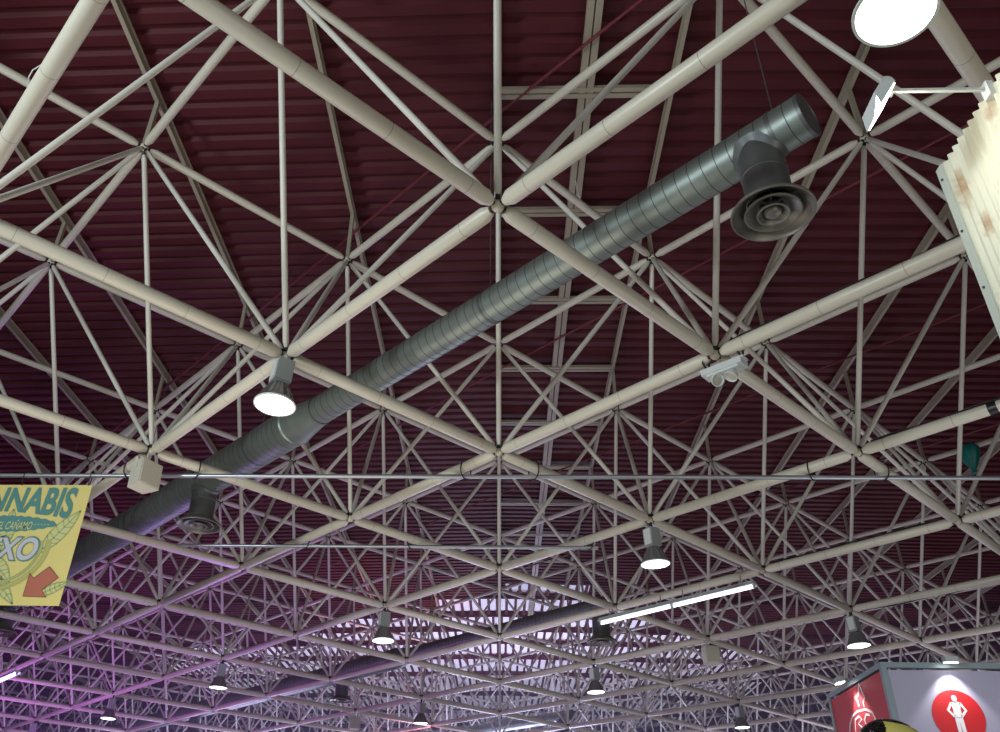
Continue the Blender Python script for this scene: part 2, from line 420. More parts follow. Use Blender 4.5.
# ------------------------------------------------------------------ high bay lamps
def make_lamp():
    l = bpy.data.objects.new('high_bay_lamp', None); COL.objects.link(l)
    b = MB(); b.box((0, 0, -.055), (.03, .05, .11)); b.box((0, 0, -.10), (.13, .05, .02)); part('hanger', b, M_bolt, l, smooth=False)
    g = MB(); g.box((0, 0, -.245), (.185, .185, .28)); g.box((0, 0, -.39), (.15, .15, .02)); g.box((.0935, 0, -.18), (.004, .03, .03)); g.box((.0935, 0, -.30), (.004, .02, .02))
    gb = part('gear_box', g, M_gear, l, smooth=False)
    cv = MB(); cv.box((-.098, 0, -.245), (.012, .13, .24)); part('cover_plate', cv, M_white, gb, smooth=False)
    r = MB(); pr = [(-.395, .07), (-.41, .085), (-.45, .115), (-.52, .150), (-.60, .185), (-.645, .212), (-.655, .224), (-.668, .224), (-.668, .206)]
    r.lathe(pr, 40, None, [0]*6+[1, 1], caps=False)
    for i in range(20):         # moulded ribs on the bell
        a = Matrix.Rotation(2*math.pi*i/20, 4, 'Z')
        r.path([a @ Vector((rr+.003, 0, zz)) for zz, rr in pr[1:6]], .005, 5)
    part('reflector', r, [M_refl, mat('lit_rim_colour', (.70, .76, .70), .4)], l)  # pale opaque rim colour stands in for lamp light glowing through it
    e = MB(); e.lathe([(-.655, .209), (-.664, .209), (-.668, .12), (-.670, .004)], 40); part('lens', e, M_glow, l)
    return l
LAMPS = [((.5, -.5), 'big glaring high bay lamp cut by the top edge, right of the capped duct end'),
         ((-.5, .5), 'high bay lamp with grey gear box in front of the near duct, left of centre'),
         ((.5, 1.5), 'high bay lamp under the joint right of centre, above the lit tube light'),
         ((-.5, 2.5), 'high bay lamp left of centre, just above the dark farther duct'),
         ((1.5, 2.5), 'high bay lamp hanging just above the white and red booth'),
         ((.5, 3.5), 'small high bay lamp under the left end of the lit tube light'),
         ((-1.5, 3.5), 'small high bay lamp in the lower left, right of the yellow banner'),
         ((-.5, 4.5), 'tiny far high bay lamp at the bottom edge, left of centre'),
         ((1.5, 4.5), 'tiny far high bay lamp at the bottom edge, left of the booth'),
         ((-2.5, 4.5), 'tiny far high bay lamp near the bottom left corner, lit violet'),
         ((-3.5, 5.5), 'farthest high bay lamp, in the bottom left corner')]
lamp0 = make_lamp()
for i, ((u, k), lab) in enumerate(LAMPS):
    l = lamp0 if i == 0 else copy_tree(lamp0)
    p = node(u, k); l.location = (p.x, p.y, p.z - .045)
    if (u, k) == (-.5, .5): l.location = (p.x, p.y, p.z + .02)
    l.rotation_euler = (math.radians(random.uniform(-2, 2)), math.radians(4 if (u, k) == (-.5, .5) else random.uniform(-2, 2)), math.radians(35+random.uniform(-10, 10)))
    if i == 0: l.location.x -= .05; l.location.z -= .06; l.rotation_euler = (0, math.radians(5), 0)
    tag(l, lab, 'lamp', 'high bay lamps under the lower joints')
    ld = bpy.data.lights.new('lamp_beam', 'SPOT'); ld.energy = 350; ld.spot_size = math.radians(120); ld.spot_blend = .6; ld.shadow_soft_size = .2; ld.color = (.93, 1, .97)
    lo_ = bpy.data.objects.new('lamp_beam', ld); COL.objects.link(lo_); lo_.location = (p.x, p.y, l.location.z - .72)

# ------------------------------------------------------------------ tube lights under two chords
def make_batten(n):
    b = bpy.data.objects.new('tube_light', None); COL.objects.link(b)
    Lh = 1.70
    for i in range(n):
        x0 = i*Lh
        h = MB(); h.box((x0+Lh/2, 0, .05), (Lh-.02, .10, .06))
        h.prism([(-.11, .0), (-.055, .07), (.055, .07), (.11, .0), (.10, .0), (.05, .062), (-.05, .062), (-.10, .0)], lambda a, c, t, x0=x0: (x0+.01+t, a, c), Lh-.02)
        hs = part('housing', h, M_batt, b, smooth=False)
        t = MB(); t.lathe([(.03, .02), (.035, .026), (Lh-.035, .026), (Lh-.03, .02)], 14, Matrix.Translation((x0, 0, -.02)) @ Matrix.Rotation(math.pi/2, 4, 'Y'))
        part('tube', t, mat('tube_glow', (1, 1, 1), .4, 0, emit=(.90, .93, 1), estr=5), b)
        for e in (.02, Lh-.02):
            en = MB(); en.box((x0+e, 0, -.005), (.03, .05, .08)); part('lamp_holder', en, M_batt, hs, smooth=False)
        for e in (.25, Lh-.25):
            en = MB(); en.rod((x0+e, 0, .07), (x0+e, 0, .24), .012, 8); part('hanger', en, M_steel, b)
    return b
def place_batten(b, a, c, drop, start, label):
    d = (c-a); p = a + d.normalized()*start; b.location = (p.x, p.y, p.z-drop)
    b.rotation_euler = (0, 0, math.atan2(d.y, d.x)); tag(b, label, 'tube light', 'tube lights under the chords')
b1 = make_batten(2); place_batten(b1, node(.5, 2.5), node(1, 2), .38, .08, 'lit double tube light hung under a chord right of centre')
b1.location = (1.98, 16.75, 6.33)
b2 = copy_tree(b1); place_batten(b2, node(-2, 4), node(-1.5, 3.5), .38, .2, 'lit tube light at the left edge below the yellow banner')
p_ = node(-3, 4)
d_ = (node(-2.0, 3.0) - node(-2.5, 3.5)).normalized()
b2.location = Vector((-12.278, 21.747, 6.30)) - d_*3.4; b2.rotation_euler = (0, 0, math.atan2(d_.y, d_.x))

# ------------------------------------------------------------------ cream box loudspeakers and the emergency light
def make_speaker():
    s_ = bpy.data.objects.new('box_loudspeaker', None); COL.objects.link(s_)
    c = MB(); w0, w1, dd, hh = .34, .26, .25, .36
    c.prism([(-w0/2, -dd/2), (w0/2, -dd/2), (w1/2, dd/2), (-w1/2, dd/2)], lambda a, b, t: (a, b, -.16-t), hh)
    cab = part('cabinet', c, M_spk, s_, smooth=False)
    g = MB(); g.box((0, -dd/2-.006, -.16-hh/2), (w0-.03, .012, hh-.03)); part('grille', g, mat('speaker_grille', (.60, .58, .47), .7, 0, .15, 60), s_, smooth=False)
    br = MB()
    for sx in (-1, 1): br.box((sx*(w0/2-.01), 0, -.2), (.012, .05, .16))
    br.box((0, 0, -.125), (w0, .05, .012)); br.rod((0, 0, -.125), (0, 0, 0), .014, 8)
    part('bracket', br, M_spk, s_, smooth=False)
    cl = MB(); cl.box((.1, dd/2+.012, -.25), (.05, .03, .06)); part('terminal', cl, M_dark, cab, smooth=False)
    return s_
SPK = [((-1, 1), 'cream box loudspeaker hung from the joint at left, above the near duct', 62), ((1, 3), 'cream box loudspeaker hung below the lit tube light', 15), ((-1, 5), 'small far box loudspeaker at the bottom edge, left of centre', 20)]
sp0 = make_speaker()
for i, ((u, k), lab, rz) in enumerate(SPK):
    q = sp0 if i == 0 else copy_tree(sp0); p = node(u, k); q.location = (p.x-.04 if i == 0 else p.x, p.y, p.z - .03); q.rotation_euler = (math.radians(-4), 0, math.radians(rz)); tag(q, lab, 'loudspeaker', 'box loudspeakers under the joints')
em = thing('emergency_light', 'white twin-spot emergency light clamped under the joint right of centre', 'emergency light', node(.5, .5) + Vector((.07, -.01, -.135)), math.radians(-45+4))
e = MB(); e.box((0, 0, -.055), (.46, .17, .07)); e.box((0, 0, -.012), (.50, .12, .025)); e.box((0, 0, -.1), (.36, .14, .03)); part('housing', e, M_emer, em, smooth=False)
for sx, ax in ((-.11, -48), (.10, 18)):
    h = MB(); Mh = Matrix.Translation((sx, -.03, -.15)) @ Matrix.Rotation(math.radians(ax), 4, 'Y') @ Matrix.Rotation(math.radians(-25), 4, 'X')
    h.lathe([(.04, .02), (.03, .035), (-.03, .062), (-.07, .072), (-.075, .066), (-.06, .06)], 24, Mh)
    hd = part('spot_head', h, M_emer, em)
    ln = MB(); ln.lathe([(-.062, .061), (-.068, .03), (-.07, .004)], 24, Mh); part('spot_lens', ln, mat('spot_glass', (.75, .74, .62), .1, .5), hd)
    ar = MB(); ar.rod((sx, 0, -.11), (sx, -.03, -.14), .012, 8); part('swivel', ar, M_dark, em)
st = MB()
for sx in (-.2, .2): st.lathe([(-.012, .083), (.012, .083)], 24, Matrix.Translation((sx, 0, .125)) @ Matrix.Rotation(math.pi/2, 4, 'Y'), caps=False)
part('strap', st, M_bolt, em)

# ------------------------------------------------------------------ conduit pipes slung under the frame, with black ties
def pipe(label, y, z, x0, x1, r, ties, yslope=0):
    t = thing('conduit_pipe', label, 'pipe', (0, y, z), yslope)
    p = MB(); x = x0
    while x < x1 - .01:
        xe = min(x+3.0, x1); p.lathe([(0, r), (xe-x-.08, r), (xe-x-.08, r*1.18), (xe-x, r*1.18)], 14, Matrix.Translation((x, 0, 0)) @ Matrix.Rotation(math.pi/2, 4, 'Y')); x = xe
    part('tube', p, M_steel, t)
    for tx in ties:
        tx, dr = tx
        q = MB(); q.path([(tx+dr*.068*math.sin(a), .068*math.sin(a), .100 - .142*math.cos(a)) for a in [2*math.pi*i/16 for i in range(17)]], .009, 6); part('tie', q, M_black, t)
    return t
pipe('long grey conduit pipe crossing the whole frame, holding up the yellow banner', 10.455, 6.555, -9.5, 9.3, .030, [(-5.13, 1), (-4.2, -1), (-.465, 1), (.465, -1), (4.2, 1), (5.13, -1)])
pipe('shorter grey conduit pipe farther back, level with the second tier of joints', 13.2, 6.565, -5.37, 1.6, .028, [(-3.21, -1), (-1.456, 1), (1.456, -1)])

# ------------------------------------------------------------------ the banner
YB = 10.45
ban = thing('hanging_banner', 'yellow printed show banner with teal lettering and red arrow, hung at left', 'banner', (-6.6, YB, 6.41))
def bl3(off): return lambda a, b, t: (a+6.6, -off-t, b-6.41)
XL, XR, ZT, ZB = -7.66, -5.61, 6.41, 4.737
c = MB(); c.prism([(XL, ZT), (XR, ZT), (XR, ZB), (XL, ZB)], bl3(-.003), .003); part('sheet', c, mat('banner_yellow', (.80, .69, .24), .75, 0, .04, 30), ban, smooth=False)
M_leafline = mat('print_leaf_green', (.40, .46, .20), .75); M_pale = mat('print_pale_green', (.66, .66, .28), .75); M_teal = mat('print_teal', (.10, .28, .26), .75)
M_lilac = mat('print_lilac_white', (.62, .60, .66), .75); M_arrow = mat('print_red', (.50, .16, .10), .75); M_olive = mat('print_olive', (.53, .50, .15), .75)
def bez(p0, p1, p2, n=14): return [tuple((1-t)**2*Vector(p0) + 2*t*(1-t)*Vector(p1) + t*t*Vector(p2)) for t in [i/n for i in range(n+1)]]
def leaf(a, b, w, veins=7):
    mbf, mbl = MB(), MB()
    a, b = Vector(a), Vector(b); d = b-a; nn = Vector((-d.y, d.x)).normalized()*w; m = a.lerp(b, .45)
    up, dn = bez(a, m+nn*2, b), bez(a, m-nn*2, b)
    mbf.prism(up + dn[-2:0:-1], bl3(.001), .001)
    mbl.ribbon(up, .018, bl3(.003), .001); mbl.ribbon(dn, .018, bl3(.003), .001); mbl.ribbon([a, a.lerp(b, .5), b], .014, bl3(.003), .001)
    for i in range(1, veins):
        t = i/veins; p = a.lerp(b, t*.85); q = (t*.85+.12)
        for side in (up, dn):
            e = Vector(side[min(len(side)-1, int(q*(len(side)-1)))]); mbl.ribbon([p, p.lerp(e, .5), e], .012, bl3(.003), .001)
    lp_ = part('leaf_print', mbf, M_pale, ban, smooth=False); part('vein_print', mbl, M_leafline, lp_, smooth=False)
leaf((-6.09, 5.42), (-5.67, 6.03), .105); leaf((-5.95, 4.86), (-5.57, 5.05), .06, 6); leaf((-6.62, 5.18), (-6.22, 4.755), .07, 6)
leaf((-6.75, 5.42), (-6.35, 5.04), .10); leaf((-7.1, 5.42), (-7.52, 6.0), .105); leaf((-7.25, 4.95), (-7.6, 5.05), .06, 6); leaf((-6.6, 5.45), (-6.6, 6.05), .10)
ring = MB()
for rr, ww, off in ((.66, .05, .004), (.575, .022, .004)):
    ring.ribbon([(-6.64 + rr*math.cos(a)*1.0, 5.50 + rr*.86*math.sin(a)) for a in [math.radians(d) for d in range(-180, 15, 6)]], ww, bl3(off), .001)
part('ring_print', ring, M_olive, ban, smooth=False)
rl = MB()
for rr in (.692, .628, .59, .555): rl.ribbon([(-6.64 + rr*math.cos(a), 5.50 + rr*.86*math.sin(a)) for a in [math.radians(d) for d in range(-180, 15, 6)]], .012, bl3(.0055), .001)
part('line_print', rl, M_leafline, ban, smooth=False)
ar = MB(); AR = [(-5.875, 5.245), (-5.717, 5.103), (-5.891, 4.934), (-5.803, 4.847), (-6.112, 4.856), (-6.11, 5.16), (-6.042, 5.089)]
ar.prism(AR, bl3(.007), .001); part('arrow', ar, M_arrow, ban, smooth=False)
arl = MB(); arl.ribbon(AR+AR[:1], .012, bl3(.008), .001); part('arrow_outline', arl, mat('print_brown', (.22, .10, .06), .75), ban, smooth=False)
lb = MB()
pts = [(-7.36, 5.835)] + [(-7.36 + 1.42*i/24, 5.835 + .115*math.sin(math.pi*i/24)**.6 + (.012 if i % 2 else -.004)) for i in range(1, 24)] + [(-5.935, 5.82)] + \
      [(-7.36 + 1.42*i/24, 5.835 - .105*math.sin(math.pi*i/24)**.6 - (.012 if i % 2 else -.004)) for i in range(23, 0, -1)]
lb.prism(pts, bl3(.006), .001); part('leaf_band', lb, M_teal, ban, smooth=False)
def text_mesh(txt, bold=0.0):
    cu = bpy.data.curves.new('lettering', 'FONT'); cu.body = txt; cu.offset = bold; cu.resolution_u = 4; cu.fill_mode = 'FRONT'
    o = bpy.data.objects.new('lettering', cu); COL.objects.link(o)
    dg = bpy.context.evaluated_depsgraph_get(); me = bpy.data.meshes.new_from_object(o.evaluated_get(dg))
    bpy.data.objects.remove(o); return me
def lettering(txt, x0, x1, z0, z1, m, off, bold=.02, slant=.0, warp=0.0, grow=0.0, name='lettering', parent=None, frm=None):
    me = text_mesh(txt, bold); xs = [v.co.x for v in me.vertices]; zs = [v.co.y for v in me.vertices]
    a0, a1, b0, b1 = min(xs), max(xs), min(zs), max(zs)
    for v in me.vertices:
        s_ = (v.co.x-a0)/(a1-a0); t = (v.co.y-b0)/(b1-b0)
        lowz = z0 - warp*max(0, s_-.45)**1.5; z = lowz + (z1-lowz)*t
        x = x0 + (x1-x0)*s_ + slant*(t-.5)*(z1-z0)
        v.co = Vector(frm(off)(x, z, 0))
    me.materials.clear(); me.materials.append(m); me.update()
    return obj(name, me, parent)
lettering('CANNABIS', -7.47, -5.785, 6.01, 6.37, M_teal, .010, .032, .10, .26, parent=ban, frm=bl3)
lettering('DEL CAÑAMO', -6.80, -6.275, 5.757, 5.895, M_pale, .009, .006, .10, parent=ban, frm=bl3)
dts = MB()
for i in range(5): dts.box((-6.24+i*.045+6.6, -.0085, 5.83-i*.001-6.41), (.014, .002, .014))
part('dot_print', dts, M_pale, ban, smooth=False)
lettering('SEXO', -6.97, -6.085, 5.315, 5.665, M_teal, .0095, .06, .10, .02, parent=ban, frm=bl3)
lettering('SEXO', -6.95, -6.105, 5.335, 5.645, M_lilac, .0115, .025, .10, .02, parent=ban, frm=bl3)
for x in (-5.66, -6.6, -7.6):
    t = MB(); t.path([(x+6.6, -.03*math.cos(a), .105+.11*math.sin(a)) for a in [2*math.pi*i/12 for i in range(13)]], .006, 6); part('tie', t, M_black, ban)

# ------------------------------------------------------------------ corrugated cream stand wall and its floodlight at the right
XS = 2.105
sw = thing('corrugated_stand_wall', 'cream corrugated plastic stand wall at the upper right edge, rust stained', 'stand wall', (XS, 2.98, 0))
c = MB(); n = 0; P = .050; pts = []
Lw = 2.6; N = int(Lw/P*8)
for i in range(N+1):
    yy = -.04 - Lw*i/N; pts.append((.012 - .011*math.cos(2*math.pi*(yy/P)), yy))
vs = []; fs = []
for zz in (0.05, 4.7):
    for dx in (0, .006):
        for x, yy in pts: vs.append((x+dx, yy, zz))
m_ = N+1
for i in range(N):
    fs += [(i, i+1, 2*m_+i+1, 2*m_+i), (m_+i, m_+i+1, 3*m_+i+1, 3*m_+i), (2*m_+i, 2*m_+i+1, 3*m_+i+1, 3*m_+i), (i, i+1, m_+i+1, m_+i)]
c.add(vs, fs)
M_corr = mat('cream_corrugated_plastic', (.76, .75, .60), .45, 0, .10, 2.5)
nt = M_corr.node_tree; b = nt.nodes['Principled BSDF']; src = b.inputs['Base Color'].links[0].from_socket      # rust stains near the top and the edge
tc = nt.nodes.new('ShaderNodeTexCoord'); nz = nt.nodes.new('ShaderNodeTexNoise'); nz.inputs['Scale'].default_value = 5.5; nz.inputs['Detail'].default_value = 6
mp = nt.nodes.new('ShaderNodeMapping'); mp.inputs['Scale'].default_value = (1, 2.2, .5); mp.inputs['Location'].default_value = (0, .35, .9)
nt.links.new(tc.outputs['Object'], mp.inputs[0]); nt.links.new(mp.outputs[0], nz.inputs['Vector'])
cr = nt.nodes.new('ShaderNodeValToRGB'); cr.color_ramp.elements[0].position = .61; cr.color_ramp.elements[0].color = (0, 0, 0, 1); cr.color_ramp.elements[1].position = .74; cr.color_ramp.elements[1].color = (.85, .85, .85, 1)
nt.links.new(nz.outputs['Fac'], cr.inputs[0]); mx = nt.nodes.new('ShaderNodeMix'); mx.data_type = 'RGBA'; mx.inputs[7].default_value = (.36, .17, .05, 1)
acc = cr.outputs[0]
for cy_, cz_, sy_, sz_ in ((-.10, 4.50, 11, 5.5), (-.16, 4.22, 14, 9), (-.44, 4.62, 14, 9)):      # rust patches where the fixings were
    ad = nt.nodes.new('ShaderNodeMapping'); ad.vector_type = 'POINT'; ad.inputs['Location'].default_value = (0, -cy_*sy_, -cz_*sz_); ad.inputs['Scale'].default_value = (0, sy_, sz_)
    ln_ = nt.nodes.new('ShaderNodeVectorMath'); ln_.operation = 'LENGTH'; nt.links.new(tc.outputs['Object'], ad.inputs[0]); nt.links.new(ad.outputs[0], ln_.inputs[0])
    n2 = nt.nodes.new('ShaderNodeTexNoise'); n2.inputs['Scale'].default_value = 22; nt.links.new(tc.outputs['Object'], n2.inputs['Vector'])
    sm = nt.nodes.new('ShaderNodeMath'); sm.operation = 'ADD'; nt.links.new(ln_.outputs['Value'], sm.inputs[0]); nt.links.new(n2.outputs['Fac'], sm.inputs[1])
    mr = nt.nodes.new('ShaderNodeMapRange'); mr.inputs[1].default_value = .6; mr.inputs[2].default_value = 1.25; mr.inputs[3].default_value = .75; mr.inputs[4].default_value = 0; nt.links.new(sm.outputs[0], mr.inputs[0])
    mxx = nt.nodes.new('ShaderNodeMath'); mxx.operation = 'MAXIMUM'; nt.links.new(acc, mxx.inputs[0]); nt.links.new(mr.outputs[0], mxx.inputs[1]); acc = mxx.outputs[0]
nt.links.new(acc, mx.inputs[0]); nt.links.new(src, mx.inputs[6]); nt.links.new(mx.outputs[2], b.inputs['Base Color'])
part('corrugated_sheet', c, M_corr, sw, ang=60)
e = MB(); e.box((.012, -.018, 2.35), (.035, .05, 4.7)); e.box((.05, .004, 2.35), (.11, .008, 4.7))
cp = part('corner_profile', e, mat('pale_edge_trim', (.62, .66, .58), .4), sw, smooth=False)
sc_ = MB()
for zz in (4.62, 4.3, 3.98): sc_.lathe([(0, .007), (.006, .006)], 12, Matrix.Translation((-.006, -.018, zz)) @ Matrix.Rotation(-math.pi/2, 4, 'Y'))
part('screw', sc_, M_dark, cp)
bk = MB(); bk.box((.045, -Lw/2, 2.35), (.03, Lw-.1, 4.6)); part('backing_board', bk, mat('timber_board', (.45, .36, .22), .7, 0, .2), sw, smooth=False)
fldl = thing('stand_floodlight', 'white arm floodlight reaching out from the corrugated stand wall', 'floodlight', (XS, 2.495, 4.69))
a = MB(); a.box((-.205, 0, 0), (.43, .014, .016)); a.box((.0, 0, -.01), (.03, .05, .08)); part('arm', a, M_white, fldl, smooth=False)
kn = MB(); kn.lathe([(-.03, .02), (-.03, .026), (.03, .026), (.03, .02)], 18, Matrix.Translation((-.425, 0, .035)) @ Matrix.Rotation(math.pi/2, 4, 'X')); kn.box((-.425, 0, .005), (.04, .035, .05)); part('knuckle', kn, M_white, fldl)
hm = Matrix.Translation((-.505, 0, -.115)) @ Matrix.Rotation(math.atan2(-.545, -.84)*0, 4, 'Y')
tdir = Vector((-.545, 0, -.84)).normalized(); ndir = Vector((.84, 0, -.545)).normalized()
Mh = Matrix(((tdir.x, 0, ndir.x, -.475), (tdir.y, 1, ndir.y, 0), (tdir.z, 0, ndir.z, -.098), (0, 0, 0, 1)))
hd = MB()
hd.add([Mh @ Vector(p) for p in [(-.085, -.08, 0), (.085, -.08, 0), (.085, .08, 0), (-.085, .08, 0), (-.08, -.07, -.05), (.02, -.07, -.05), (.02, .07, -.05), (-.08, .07, -.05)]],
       [(0, 1, 2, 3), (4, 5, 6, 7), (0, 1, 5, 4), (1, 2, 6, 5), (2, 3, 7, 6), (3, 0, 4, 7)])
hp = part('head', hd, M_white, fldl, smooth=False)
le = MB(); le.box((0, 0, .003), (.155, .145, .006), Mh); part('lit_panel', le, mat('flood_glow', (1, 1, 1), .4, 0, emit=(1, .97, .88), estr=8), fldl, smooth=False)
def area(name, loc, target, size, energy, col, shape='DISK'):
    ld = bpy.data.lights.new(name, 'AREA'); ld.shape = shape; ld.size = size; ld.energy = energy; ld.color = col
    o = bpy.data.objects.new(name, ld); COL.objects.link(o); o.location = loc
    o.rotation_euler = (Vector(target)-Vector(loc)).to_track_quat('-Z', 'Y').to_euler(); return o
def spot(name, loc, target, energy, ang, col, blend=.5, size=.05):
    ld = bpy.data.lights.new(name, 'SPOT'); ld.energy = energy; ld.spot_size = math.radians(ang); ld.spot_blend = blend; ld.shadow_soft_size = size; ld.color = col
    o = bpy.data.objects.new(name, ld); COL.objects.link(o); o.location = loc
    o.rotation_euler = (Vector(target)-Vector(loc)).to_track_quat('-Z', 'Y').to_euler(); return o
area('floodlight_beam', (XS-.49, 2.495, 4.56), (XS, 2.2, 4.2), .16, 9, (1, .96, .84))

# ------------------------------------------------------------------ white and red booth tower at the lower right
BX, BY, BZ = 5.152, 11.923, 4.5
booth = thing('exhibition_booth', 'white and red exhibition booth tower with person pictogram, lower right corner', 'booth', (BX, BY, 0))
M_alu = mat('booth_aluminium', (.30, .37, .40), .38, .3)
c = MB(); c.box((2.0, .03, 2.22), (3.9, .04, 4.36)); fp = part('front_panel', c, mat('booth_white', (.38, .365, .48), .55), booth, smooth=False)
c = MB(); c.box((.03, 1.08, 2.22), (.04, 2.1, 4.36)); lp = part('side_panel', c, mat('booth_red', (.55, .045, .055), .5), booth, smooth=False)
fr = MB()
for x, y in ((.03, .03), (3.97, .03), (.03, 2.13), (3.97, 2.13)): fr.box((x, y, 2.25), (.075, .075, 4.5))
for z in (4.465, .04):
    fr.box((2.0, .03, z), (4.0, .07, .07)); fr.box((.03, 1.08, z), (.07, 2.17, .07)); fr.box((3.97, 1.08, z), (.07, 2.17, .07)); fr.box((2.0, 2.13, z), (4.0, .07, .07))
part('frame', fr, M_alu, booth, smooth=False)
c = MB(); c.box((2.0, 2.12, 2.22), (3.9, .04, 4.36)); part('back_panel', c, M_white, booth, smooth=False)
c = MB(); c.box((3.97, 1.08, 2.22), (.04, 2.1, 4.36)); part('end_panel', c, M_white, booth, smooth=False)
f3 = lambda off: (lambda a, b, t: (a-BX, .008-off-t, b))
s3 = lambda off: (lambda a, b, t: (.008-off-t, a-BY, b))
dsc = MB(); dsc.prism([(6.007+.335*math.cos(2*math.pi*i/48), 3.815+.335*math.sin(2*math.pi*i/48)) for i in range(48)], f3(.0), .003); part('red_disc', dsc, mat('print_bright_red', (.58, .018, .024), .5), fp, smooth=False)
mn = MB()
mn.prism([(6.005+.034*math.cos(2*math.pi*i/20), 4.042+.040*math.sin(2*math.pi*i/20)) for i in range(20)], f3(.004), .003)
mn.prism([(5.990, 4.012), (6.022, 4.012), (6.022, 3.985), (5.990, 3.985)], f3(.004), .003)
mn.prism([(5.948, 3.985), (5.965, 3.998), (6.055, 3.998), (6.072, 3.985), (6.052, 3.90), (6.052, 3.80), (5.952, 3.80), (5.955, 3.90)], f3(.004), .003)
mn.ribbon([(5.955, 3.985), (5.890, 3.895), (5.955, 3.815)], .034, f3(.004), .003); mn.ribbon([(6.062, 3.985), (6.118, 3.890), (6.045, 3.815)], .034, f3(.004), .003)
mn.prism([(5.952, 3.805), (6.002, 3.805), (5.994, 3.51), (5.950, 3.51)], f3(.004), .003); mn.prism([(6.000, 3.805), (6.053, 3.805), (6.058, 3.51), (6.012, 3.51)], f3(.004), .003)
part('person_pictogram', mn, mat('print_white', (.85, .84, .86), .5), fp, smooth=False)
lg = MB()
lg.ribbon([(12.96, 4.117), (12.979, 4.206), (13.05, 4.24), (12.90, 4.27), (12.80, 4.40), (12.74, 4.25), (12.70, 4.19), (12.80, 4.14), (12.78, 4.08)], .035, s3(.0), .004)
lg.ribbon([(13.50, 3.86), (13.44, 3.95), (13.283, 4.038), (13.069, 4.07), (12.767, 4.045), (12.56, 3.97), (12.50, 3.88), (12.62, 3.78), (12.92, 3.74), (13.30, 3.76), (13.50, 3.86)], .03, s3(.0), .004)
lg.ribbon([(13.28, 3.83), (13.2, 3.98), (13.05, 4.0), (12.96, 3.95), (13.12, 3.91), (12.97, 3.82)], .03, s3(.0), .004)
lg.ribbon([(12.66, 3.95), (12.78, 3.98), (12.88, 3.92), (12.84, 3.84), (12.70, 3.84)], .03, s3(.0), .004)
part('outline_logo', lg, mat('print_white_line', (.85, .80, .80), .5), lp, smooth=False)
def booth_spot(label, loc, rz):
    t = thing('booth_spotlight', label, 'spotlight', loc, rz, 'spotlights along the booth top')
    b = MB(); b.box((0, -.06, .0), (.03, .14, .03)); part('arm', b, M_alu, t, smooth=False)
    h = MB(); h.prism([(-.20, -.055), (-.20, .02), (-.14, .035), (-.09, .02), (-.09, -.035)], lambda a, b_, q: (-.085+q, a, b_), .17); part('head', h, mat('spot_grey', (.38, .44, .44), .4), t, smooth=False)
    e = MB(); e.box((0, 0, 0), (.15, .10, .016), Matrix.Translation((0, -.145, -.052)) @ Matrix.Rotation(math.radians(10), 4, 'X'))
    part('lit_face', e, mat('booth_spot_glow', (1, 1, 1), .4, 0, emit=(1, .98, .95), estr=9), t, smooth=False)
    return t
booth_spot('small lit spotlight on the front edge of the booth top, above the red disc', (6.02, BY, 4.52), 0)
booth_spot('small lit spotlight on the side edge of the booth top, above the red panel', (BX, 13.1, 4.52), math.radians(-90))
spot('booth_beam', (6.02, BY-.17, 4.40), (6.0, BY, 3.9), 48, 90, (1, .97, .95), .3)
spot('booth_beam', (BX-.17, 13.0, 4.40), (BX, 12.95, 3.9), 60, 85, (1, .97, .95), .4)

# ------------------------------------------------------------------ glossy black and yellow balloon in front of the booth
bb = thing('foil_balloon', 'glossy black and yellow balloon peeping over the bottom edge before the red panel', 'balloon', (3.17, 7.5, 2.715))
def ellipsoid(mb, rx, ry, rz, M=None, n=32, m=20, sel=None):
    vs = []; fs = []
    for j in range(m+1):
        ph = -math.pi/2 + math.pi*j/m
        for i in range(n):
            a = 2*math.pi*i/n; vs.append(Vector((rx*math.cos(ph)*math.cos(a), ry*math.cos(ph)*math.sin(a), rz*math.sin(ph))))
    for j in range(m):
        for i in range(n):
            f = (j*n+i, j*n+(i+1) % n, (j+1)*n+(i+1) % n, (j+1)*n+i)
            cen = sum((vs[q] for q in f), Vector())/4
            if sel is None or sel(cen): fs.append(f)
    if M is not None: vs = [M @ p for p in vs]
    mb.add(vs, fs)
M_gl = mat('glossy_black', (.01, .01, .012), .08); M_gy = mat('glossy_yellow', (.80, .74, .20), .15)
Mt = Matrix.Rotation(math.radians(12), 4, 'Y')
c = MB(); ellipsoid(c, .30, .24, .29, Mt); part('body', c, M_gl, bb, ang=60)
c = MB(); ellipsoid(c, .304, .246, .294, Mt, 128, 96, lambda p: p.y < .06 and -.12 < p.x + .0 and p.x < .285 and p.z > -.25 and p.z < .235 - .35*max(0, p.x)**2); part('yellow_patch', c, M_gy, bb, ang=60)
for dx, dz in ((-.20, .10), (-.14, .03)):
    c = MB(); ellipsoid(c, .028, .02, .028, Matrix.Translation((dx, -.20, dz+.06))); part('bead', c, M_gl, bb, ang=60)
s_ = MB(); s_.path([(0, 0, -.28), (.03, 0, -1.0), (-.02, 0, -1.9), (0, 0, -2.72)], .004, 5); part('string', s_, M_white, bb)
s_ = MB(); s_.lathe([(-.33, .03), (-.28, .008), (-.26, .02)], 10); part('knot', s_, M_gl, bb)

